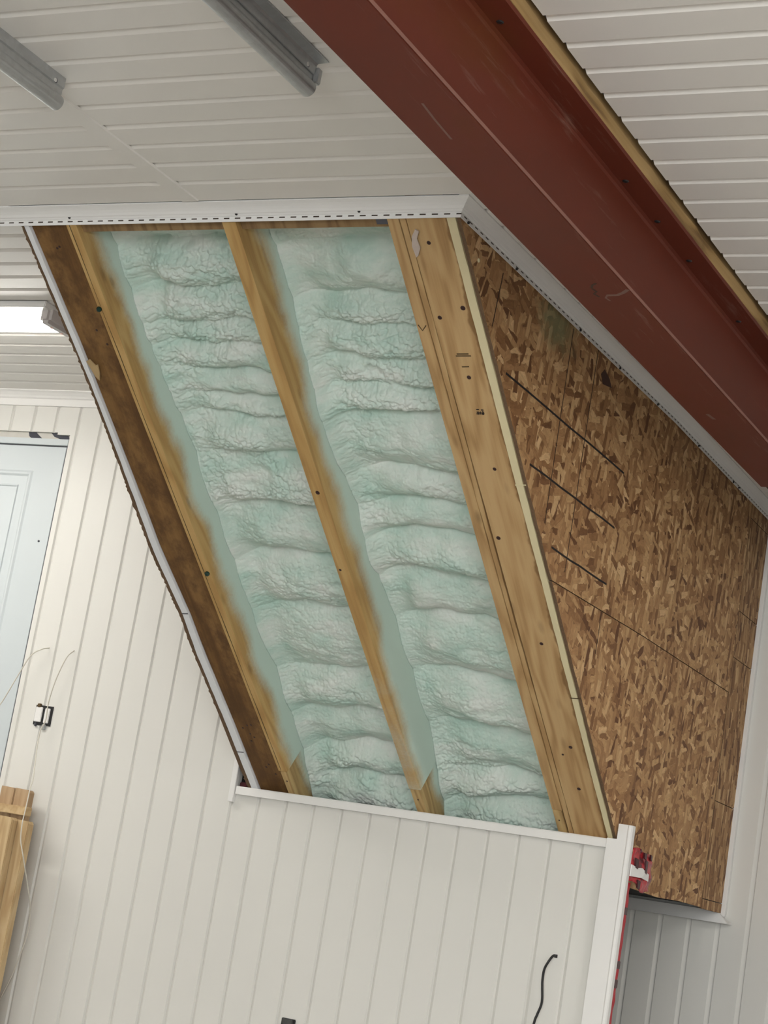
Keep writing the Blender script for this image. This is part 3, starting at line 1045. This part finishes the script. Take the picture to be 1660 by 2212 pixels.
foam('spray_foam', -3.3512, -2.8528, KL, KM,
     [-0.05, 0.15, 0.30, 0.42, 0.50, 0.60, 0.70, 0.78, 0.93, 1.16, 1.36, 1.57, 1.84, 2.03, 2.20, 2.33, 2.48, 2.66],
     'lumpy mint green spray foam filling the bay nearer the dark brown board', 11,
     [(-0.1, 0.66, 1.0), (0.62, 1.14, 0.9), (1.36, 1.56, 0.55), (1.80, 2.05, 0.5), (2.18, 2.66, 0.9)])
foam('spray_foam', -2.8072, -2.3358, KM, KR,
     [-0.05, 0.16, 0.34, 0.44, 0.56, 0.66, 0.76, 0.98, 1.10, 1.22, 1.38, 1.56, 1.82, 2.05, 2.24, 2.36, 2.50, 2.66],
     'lumpy mint green spray foam filling the bay nearer the wide pine board', 23,
     [(-0.1, 0.20, 0.8), (0.33, 0.78, 1.0), (1.0, 1.42, 0.6), (1.90, 2.04, 0.5), (2.16, 2.66, 0.85)])
fl2 = bmesh.new()
add_prism(fl2, [(-3.292, 0.022), (-3.276, 0.020), (-3.270, 0.028), (-3.281, 0.040), (-3.290, 0.034)], lambda x, y, a: (x, y, a), 0.088, 0.094)
tag(link('foam_blob', fl2, M_foamboard, M=MS), 'small white foam blob under the cove trim beside the golden rafter', 'blob')

# ------------------------------------------------------------------ strand board side (local x = Y, local y = Z)
MO = Matrix(((0, 0, 1, 0), (1, 0, 0, 0), (0, 1, 0, 0), (0, 0, 0, 1)))


def osb_sheet(name, outline, mat, label, thick=0.010, bend=(0.0,)):
    """polygon in (Y, Z), bent to follow osb_x"""
    bm = bmesh.new()
    f = bm.faces.new([bm.verts.new((y, z, 0)) for y, z in outline])
    for b in bend:
        bmesh.ops.bisect_plane(bm, geom=bm.verts[:] + bm.edges[:] + bm.faces[:], plane_co=(b, 0, 0), plane_no=(1, 0, 0))
    r = bmesh.ops.extrude_face_region(bm, geom=bm.faces[:])
    for v in [g for g in r['geom'] if isinstance(g, bmesh.types.BMVert)]:
        v.co.z -= thick
    for v in bm.verts:
        v.co.z += osb_x(v.co.x)
    o = link(name, bm, mat, M=MO)
    o.data.materials.append(M_osb_edge)
    for p in o.data.polygons:
        if abs(p.normal.z) < 0.5:
            p.material_index = 1
    return tag(o, label, 'strand board')


def slope_y(z):
    return -1.816 + (2.51 - z) / 0.619401 * 0.785075


edge = [(slope_y(z) + random.uniform(-0.002, 0.002) - 0.004, z) for z in np.arange(2.50, 1.76, -0.02)]
up = osb_sheet('strand_board_sheet', [(1.098, 1.755), (1.098, 2.515), (-1.815, 2.515)] + edge + [(slope_y(1.755), 1.755)], M_osb,
               'upper strand board sheet with dark marker lines and a green foam stain')
edge = [(slope_y(z) + random.uniform(-0.002, 0.002) - 0.004, z) for z in np.arange(1.752, 1.06, -0.02)]
lo = osb_sheet('strand_board_sheet', [(1.095, 0.930), (1.095, 1.752)] + edge + [(0.03, 1.05), (0.03, 0.94), (0.3, 0.932), (0.52, 0.926), (0.8, 0.932)], M_osb_low,
               'lower strand board sheet rising behind the corner post and red tape')
zs = [2.515, 2.449, 2.075, 1.892, 1.333, 0.962, 0.93]
names = ('topmost short strand board strip under the cove beside the far wall', 'tall strand board strip beside the far wall, second below the cove',
         'squat strand board strip beside the far wall, third below the cove', 'long strand board strip beside the far wall, fourth below the cove',
         'strand board strip beside the far wall, fifth below the cove', 'sliver of strand board strip at the bottom beside the far wall')
for i, (a, b) in enumerate(zip(zs, zs[1:])):
    if i < 5:
        osb_sheet('strand_board_strip', [(1.1015, b + 0.003), (1.40, b + 0.003), (1.40, a), (1.1015, a)], M_osb_strip, names[i], bend=())
osb_sheet('strand_board_strip', [(1.1015, 0.926), (1.40, 0.926), (1.40, 0.962), (1.1015, 0.962)], M_osb_strip, names[5], bend=())
fo = lambda p, q, d: (p, q, osb_x(p) + d)
for parent, (y0, z0, y1, z1), wd, mt in (
        (up, (-1.395, 2.2205, -0.405, 2.2125), 0.006, M_stamp), (up, (-1.145, 2.031, -0.420, 2.027), 0.006, M_stamp), (up, (-0.90, 1.845, -0.420, 1.841), 0.006, M_stamp),
        (up, (-0.977, 2.50, -0.977, 1.90), 0.0035, M_mark), (up, (-0.765, 2.505, -0.772, 1.80), 0.0035, M_mark), (up, (-1.512, 2.47, -1.528, 2.31), 0.004, M_mark),
        (lo, (-0.428, 1.750, -0.428, 1.615), 0.003, M_mark)):
    k = 6
    pts = [(y0 + (y1 - y0) * i / k + random.uniform(-.0012, .0012), z0 + (z1 - z0) * i / k + random.uniform(-.0012, .0012)) for i in range(k + 1)]
    link('marker_line', stroke(pts, wd, fo, 0.0008), mt, up if parent is up else lo)
kd = bmesh.new()
add_prism(kd, [(-0.715, 2.445), (-0.690, 2.468), (-0.640, 2.452), (-0.612, 2.432), (-0.690, 2.420)], lambda y, z, a: (y, z, osb_x(y) + a), -0.001, 0.0008)
link('dark_strand', kd, plain('dark strand', (0.06, 0.018, 0.010), 0.6), up)
link('screw', dome((-1.673, 2.444, osb_x(-1.67)), (0, 0, 1), 0.006, 0.004), M_cream, up)

# ------------------------------------------------------------------ red tape on the end of the low wall
bm = bmesh.new()
rings = []
for i in range(31):
    z = 0.945 - i * 0.945 / 30
    wv = 0.034 - 0.006 * (i / 30) + random.uniform(-0.002, 0.002)
    if i > 22:
        wv *= 1.0
    rings.append([bm.verts.new(p) for p in ((-2.062, 0.003, z), (-2.047 + random.uniform(-.001, .001), 0.003, z), (-2.047 + random.uniform(-.002, .001), wv, z), (-2.062, wv, z))])
for a, b in zip(rings, rings[1:]):
    for k in range(4):
        bm.faces.new((a[k], a[(k + 1) % 4], b[(k + 1) % 4], b[k]))
bm.faces.new(rings[0][::-1])
bm.faces.new(rings[-1])
rt = link('tape_strip', bm, M_red)
tag(rt, 'red tape strip running down the raw end of the low wall', 'tape')
for z in (0.853, 0.68, 0.62):
    link('tape_print', box((-2.050, 0.006, z - 0.014), (-2.0458, 0.036, z + 0.014), 0.002), M_darkred, rt)

# tape flap with a white tab
bm = bmesh.new()
nu, nv = 16, 14
g = []
for j in range(nv + 1):
    row = []
    for i in range(nu + 1):
        a, b = i / nu, j / nv
        y = 0.004 + a * (0.185 + 0.02 * math.sin(b * 3))
        z = 1.058 - b * 0.128 - 0.012 * a + 0.006 * math.sin(a * 9)
        if b > 0.85:
            z += (b - 0.85) * 0.10 * (abs(a - 0.7) * 2)
        if a > 0.8 and b < 0.25:
            z -= (a - 0.8) * (0.25 - b) * 0.5
        x = -2.046 + 0.014 * math.sin(a * 2.6) + 0.0035 * math.sin(b * 14 + a * 6) + 0.002 * math.sin(a * 31)
        row.append(bm.verts.new((x, y, z)))
    g.append(row)
for j in range(nv):
    for i in range(nu):
        bm.faces.new((g[j][i], g[j][i + 1], g[j + 1][i + 1], g[j + 1][i]))
r = bmesh.ops.extrude_face_region(bm, geom=bm.faces[:])
for v in [q for q in r['geom'] if isinstance(q, bmesh.types.BMVert)]:
    v.co.x -= 0.0015
mt = N('red tape film')
nz = mt.noise(mt.coord(scale=(1, 1, 1)), 22, 3, 0.6)
cc = mt.ramp(nz, [(0.36, (0.10, 0.008, 0.014)), (0.46, (0.42, 0.022, 0.030)), (0.62, (0.50, 0.050, 0.058))])
M_film = mt.done(cc, 0.28, 0, 0.5)
tf_ = link('tape_flap', bm, M_film, smooth=True)
tag(tf_, 'crumpled flap of red sheathing tape sticking out beside the corner post', 'tape')
wt = bmesh.new()
add_prism(wt, [(0.0, 1.004), (0.040, 0.997), (0.075, 1.000), (0.110, 0.990), (0.150, 0.985), (0.150, 0.962), (0.075, 0.968), (0.0, 0.966)], lambda y, z, a: (a + 0.014 * math.sin(y / 0.185 * 2.6), y, z), -2.044, -2.040)
link('white_tab', wt, M_trim, tf_)
for (y, z, h) in ((0.030, 1.010, 0.035), (0.105, 1.006, 0.045), (0.085, 1.040, 0.022), (0.150, 1.040, 0.020), (0.060, 0.945, 0.030)):
    pm_ = bmesh.new()
    add_prism(pm_, [(y - 0.010, z + h / 2), (y + 0.012, z + h / 2 - 0.004), (y + 0.010, z - h / 2), (y - 0.006, z - h / 2 + 0.004)], lambda p, q, a: (a + 0.014 * math.sin(p / 0.185 * 2.6), p, q), -2.044, -2.0385)
    link('tape_print', pm_, M_darkred, tf_)
ts = link('tape_scrap', box((-3.556, -0.004, 1.074), (-3.524, 0.012, 1.092), 0.003), M_darkred)
tag(ts, 'dark red tape scrap above the rail end by the short white channel', 'tape')

# ------------------------------------------------------------------ door
d = empty('door_1', (-5.09, 0.012, 0))
struct(d, 'pale blue grey panelled door in the white wall', 'door')
dx = -5.09


def loc_box(a, b, bev=0.0):
    return box((a[0] - dx, a[1] - 0.012, a[2]), (b[0] - dx, b[1] - 0.012, b[2]), bev)


link('door_slab', loc_box((-5.56, 0.008, 0.02), (-4.640, 0.045, 2.3185), 0.001), M_door, d)


def ring_frame(x0, z0, x1, z1, wdt, y0):
    bm = bmesh.new()
    for (o, yy), (o2, yy2) in (((0, 0.0), (wdt * 0.35, -0.005)), ((wdt * 0.35, -0.005), (wdt * 0.65, -0.005)), ((wdt * 0.65, -0.005), (wdt, 0.0))):
        q = lambda o_, y_: [bm.verts.new((x - dx, y0 + y_ - 0.012, z)) for x, z in ((x0 + o_, z0 + o_), (x1 - o_, z0 + o_), (x1 - o_, z1 - o_), (x0 + o_, z1 - o_))]
        A, B = q(o, yy), q(o2, yy2)
        for i in range(4):
            j = (i + 1) % 4
            bm.faces.new((A[i], A[j], B[j], B[i]))
    return bm


for (x0, z0, x1, z1) in ((-5.05, 1.25, -4.780, 2.214), (-5.42, 1.25, -5.15, 2.214), (-5.05, 0.25, -4.78, 1.05), (-5.42, 0.25, -5.15, 1.05)):
    link('moulding', ring_frame(x0, z0, x1, z1, 0.024, 0.008), M_door, d)
    link('moulding', ring_frame(x0 + 0.06, z0 + 0.06, x1 - 0.06, z1 - 0.06, 0.010, 0.0085), M_door, d)
link('door_head', loc_box((-5.57, -0.002, 2.3235), (-4.630, 0.045, 2.3495), 0.001), M_door, d)
link('weatherstrip', loc_box((-4.640, 0.010, 0.0), (-4.6295, 0.040, 2.322)), M_weather, d)
link('weatherstrip', loc_box((-5.56, 0.012, 2.3180), (-4.6295, 0.040, 2.3240)), M_weather, d)
link('door_jamb', loc_box((-5.60, 0.0, 0.0), (-5.56, 0.045, 2.35)), M_door, d)
link('peephole', dome((-4.683 - dx, 0.007 - 0.012, 1.926), (0, -1, 0), 0.0045, 0.003), M_weather, d)
hw = link('house_wrap', box((-5.58, 0.014, 2.345), (-4.628, 0.018, 2.385)), M_wrap)
tag(hw, 'strip of pale printed house wrap showing in the gap above the door', 'house wrap')
for pts in ([(-4.849, 2.379), (-4.812, 2.379), (-4.800, 2.370), (-4.768, 2.348), (-4.822, 2.348), (-4.842, 2.360)],
            [(-4.738, 2.381), (-4.700, 2.381), (-4.690, 2.371), (-4.648, 2.371), (-4.632, 2.348), (-4.664, 2.347), (-4.715, 2.362)]):
    q = bmesh.new()
    add_prism(q, pts, lambda x, z, a: (x, a, z), 0.0125, 0.0142)
    link('printed_letter', q, M_navy, hw)

# ------------------------------------------------------------------ strip light on the ceiling by the door
lt = empty('strip_light', (-5.2, -0.98, ZC))
tag(lt, 'lit white strip light on the ceiling above the door', 'light')
lx = -5.2
link('housing', box((-6.4 - lx, -0.10, -0.022), (-4.005 - lx, 0.075, 0.0), 0.003), M_trim, lt)
dm = bmesh.new()
R = 0.068
arc = [(0.022 + 0.050 * math.cos(math.radians(a)), -0.044 + 0.022 * math.sin(math.radians(a))) for a in range(0, 360, 15)]
add_prism(dm, arc, lambda y, z, a: (a, y, z), -6.39 - lx, -4.045 - lx)
link('diffuser', dm, M_led, lt)
ec = link('end_cap', box((-4.047 - lx, -0.070, -0.066), (-4.000 - lx, 0.098, -0.004), 0.012), plain('grey end cap', (0.60, 0.56, 0.55), 0.4), lt)
for y in (-0.01, 0.05):
    link('pin', dome((-4.030 - lx, y, -0.066), (0, 0, -1), 0.006, 0.003), plain('pink pin', (0.85, 0.55, 0.5), 0.4), ec)

# ------------------------------------------------------------------ switch box and cables
sb = empty('switch_box', (-4.484, -0.004, 1.236))
tag(sb, 'empty double switch box opening in the white wall beside the door', 'switch box')
bx = lambda x0, y0, z0, x1, y1, z1, b=0.0: box((x0 + 4.484, y0 + 0.004, z0 - 1.236), (x1 + 4.484, y1 + 0.004, z1 - 1.236), b)
link('box_recess', bx(-4.524, -0.003, 1.200, -4.442, 0.012, 1.277), M_black, sb)
link('white_plate', bx(-4.522, -0.007, 1.212, -4.489, 0.010, 1.270, 0.002), M_trim, sb)
link('white_plate', bx(-4.477, -0.007, 1.210, -4.453, 0.010, 1.268, 0.002), M_trim, sb)
link('clip', bx(-4.516, -0.009, 1.268, -4.500, 0.004, 1.283, 0.002), M_ink, sb)
link('clip', bx(-4.515, -0.009, 1.194, -4.506, 0.004, 1.208, 0.002), M_weather, sb)
link('clip', bx(-4.478, -0.010, 1.184, -4.460, 0.004, 1.206, 0.003), M_galv, sb)
wa = link('cable', tube(catmull([(-4.520, 0.0, 1.503), (-4.535, -0.03, 1.490), (-4.573, -0.04, 1.457), (-4.612, -0.045, 1.370), (-4.647, -0.05, 1.284), (-4.69, -0.05, 1.20), (-4.76, -0.04, 1.05), (-4.80, -0.04, 0.60), (-4.81, -0.05, 0.010), (-4.84, -0.10, 0.004)]), 0.0022), M_wire)
tag(wa, 'thin off white cable curling from the wall across the door edge', 'cable')
wb = [(-4.400, 0.0, 1.503), (-4.408, -0.025, 1.475), (-4.424, -0.03, 1.425), (-4.441, -0.03, 1.359), (-4.450, -0.03, 1.286), (-4.447, -0.03, 1.22), (-4.462, -0.03, 1.176), (-4.446, -0.05, 1.103), (-4.398, -0.10, 0.994), (-4.380, -0.13, 0.948), (-4.352, -0.17, 0.869), (-4.333, -0.198, 0.816), (-4.323, -0.20, 0.757), (-4.294, -0.20, 0.693), (-4.292, -0.13, 0.572), (-4.303, -0.09, 0.522), (-4.320, -0.05, 0.437), (-4.345, -0.04, 0.331), (-4.370, -0.03, 0.259), (-4.42, -0.03, 0.12), (-4.44, -0.05, 0.010), (-4.47, -0.10, 0.004)]
wbo = link('cable', tube(catmull(wb), 0.0022), M_wire)
tag(wbo, 'thin off white cable hanging past the switch box and over the stacked lumber', 'cable')
bk = link('cable', tube(catmull([(-2.256, 0.004, 0.675), (-2.258, -0.02, 0.674), (-2.266, -0.032, 0.655), (-2.278, -0.03, 0.627), (-2.279, -0.03, 0.593), (-2.276, -0.03, 0.568), (-2.271, -0.03, 0.534), (-2.272, -0.03, 0.511), (-2.281, -0.03, 0.480), (-2.288, -0.03, 0.445), (-2.30, -0.03, 0.30), (-2.31, -0.04, 0.12), (-2.33, -0.07, 0.012), (-2.40, -0.12, 0.006)]), 0.0042), M_black)
tag(bk, 'black cable poking out of the low white wall', 'cable')
link('cable_hole', box((-2.2615, -0.0015, 0.669), (-2.2505, 0.004, 0.680)), M_black, bk)
ob = empty('outlet_box', (-3.195, 0, 0.26))
tag(ob, 'black outlet box set in the low white wall', 'outlet box')
link('box_shell', box((-0.027, -0.006, -0.055), (0.027, 0.012, 0.051), 0.002), M_black, ob)
link('frayed_rim', box((-0.024, -0.010, 0.030), (0.020, -0.005, 0.050), 0.003), plain('grey frayed rim', (0.10, 0.10, 0.095), 0.7, 0.8, 120), ob)

# ------------------------------------------------------------------ lumber leaning by the door (local y runs up the board)


def plank(x0, x1, y0, y1, z0, z1, mat, label, name='lumber_board', lean=0.0, point=0.0):
    bm = bmesh.new()
    w_, h = x1 - x0, z1 - z0
    pts = [(0, 0), (w_, 0), (w_, h - 0.012), (w_ - 0.010, h - 0.002), (0.010 if point else 0.004, h), (0, h - 0.004 - point)]
    add_prism(bm, pts, lambda p, q, a: (p, q, a), 0.0, y1 - y0)
    bmesh.ops.bevel(bm, geom=[e for e in bm.edges if abs(e.verts[0].co.y - e.verts[1].co.y) > 0.3], offset=0.003, segments=2, affect='EDGES')
    M = Matrix.Translation((x0, y1, z0)) @ Matrix.Rotation(math.radians(90) + lean, 4, 'X')
    o = link(name, bm, mat, M=M)
    return tag(o, label, 'lumber')


plank(-4.553, -4.4875, -0.080, -0.045, 0.0, 0.9490, M_lumber2, 'upright lumber with pinkish top end behind the cleat, nearer the door')
plank(-4.4865, -4.4180, -0.079, -0.044, 0.0, 0.9480, M_lumber2, 'upright lumber with tan top end behind the cleat, farther from the door')
cl = box((-4.70, -0.115, 0.849), (-4.388, -0.081, 0.882), 0.002)
tag(link('wood_cleat', cl, M_lumber), 'short horizontal wood cleat across the tops of the uprights', 'lumber')
plank(-4.475, -4.388, -0.188, -0.153, 0.0, 0.836, M_lumber, 'pale lumber with a pointed sawn top and nail hole below the cleat', point=0.03)
plank(-4.440, -4.339, -0.151, -0.116, 0.0, 0.832, M_lumber, 'wide knotty lumber board leaning on the uprights below the cleat')

for o in bpy.data.objects:
    if o.parent is not None and 'category' in o:
        del o['category']
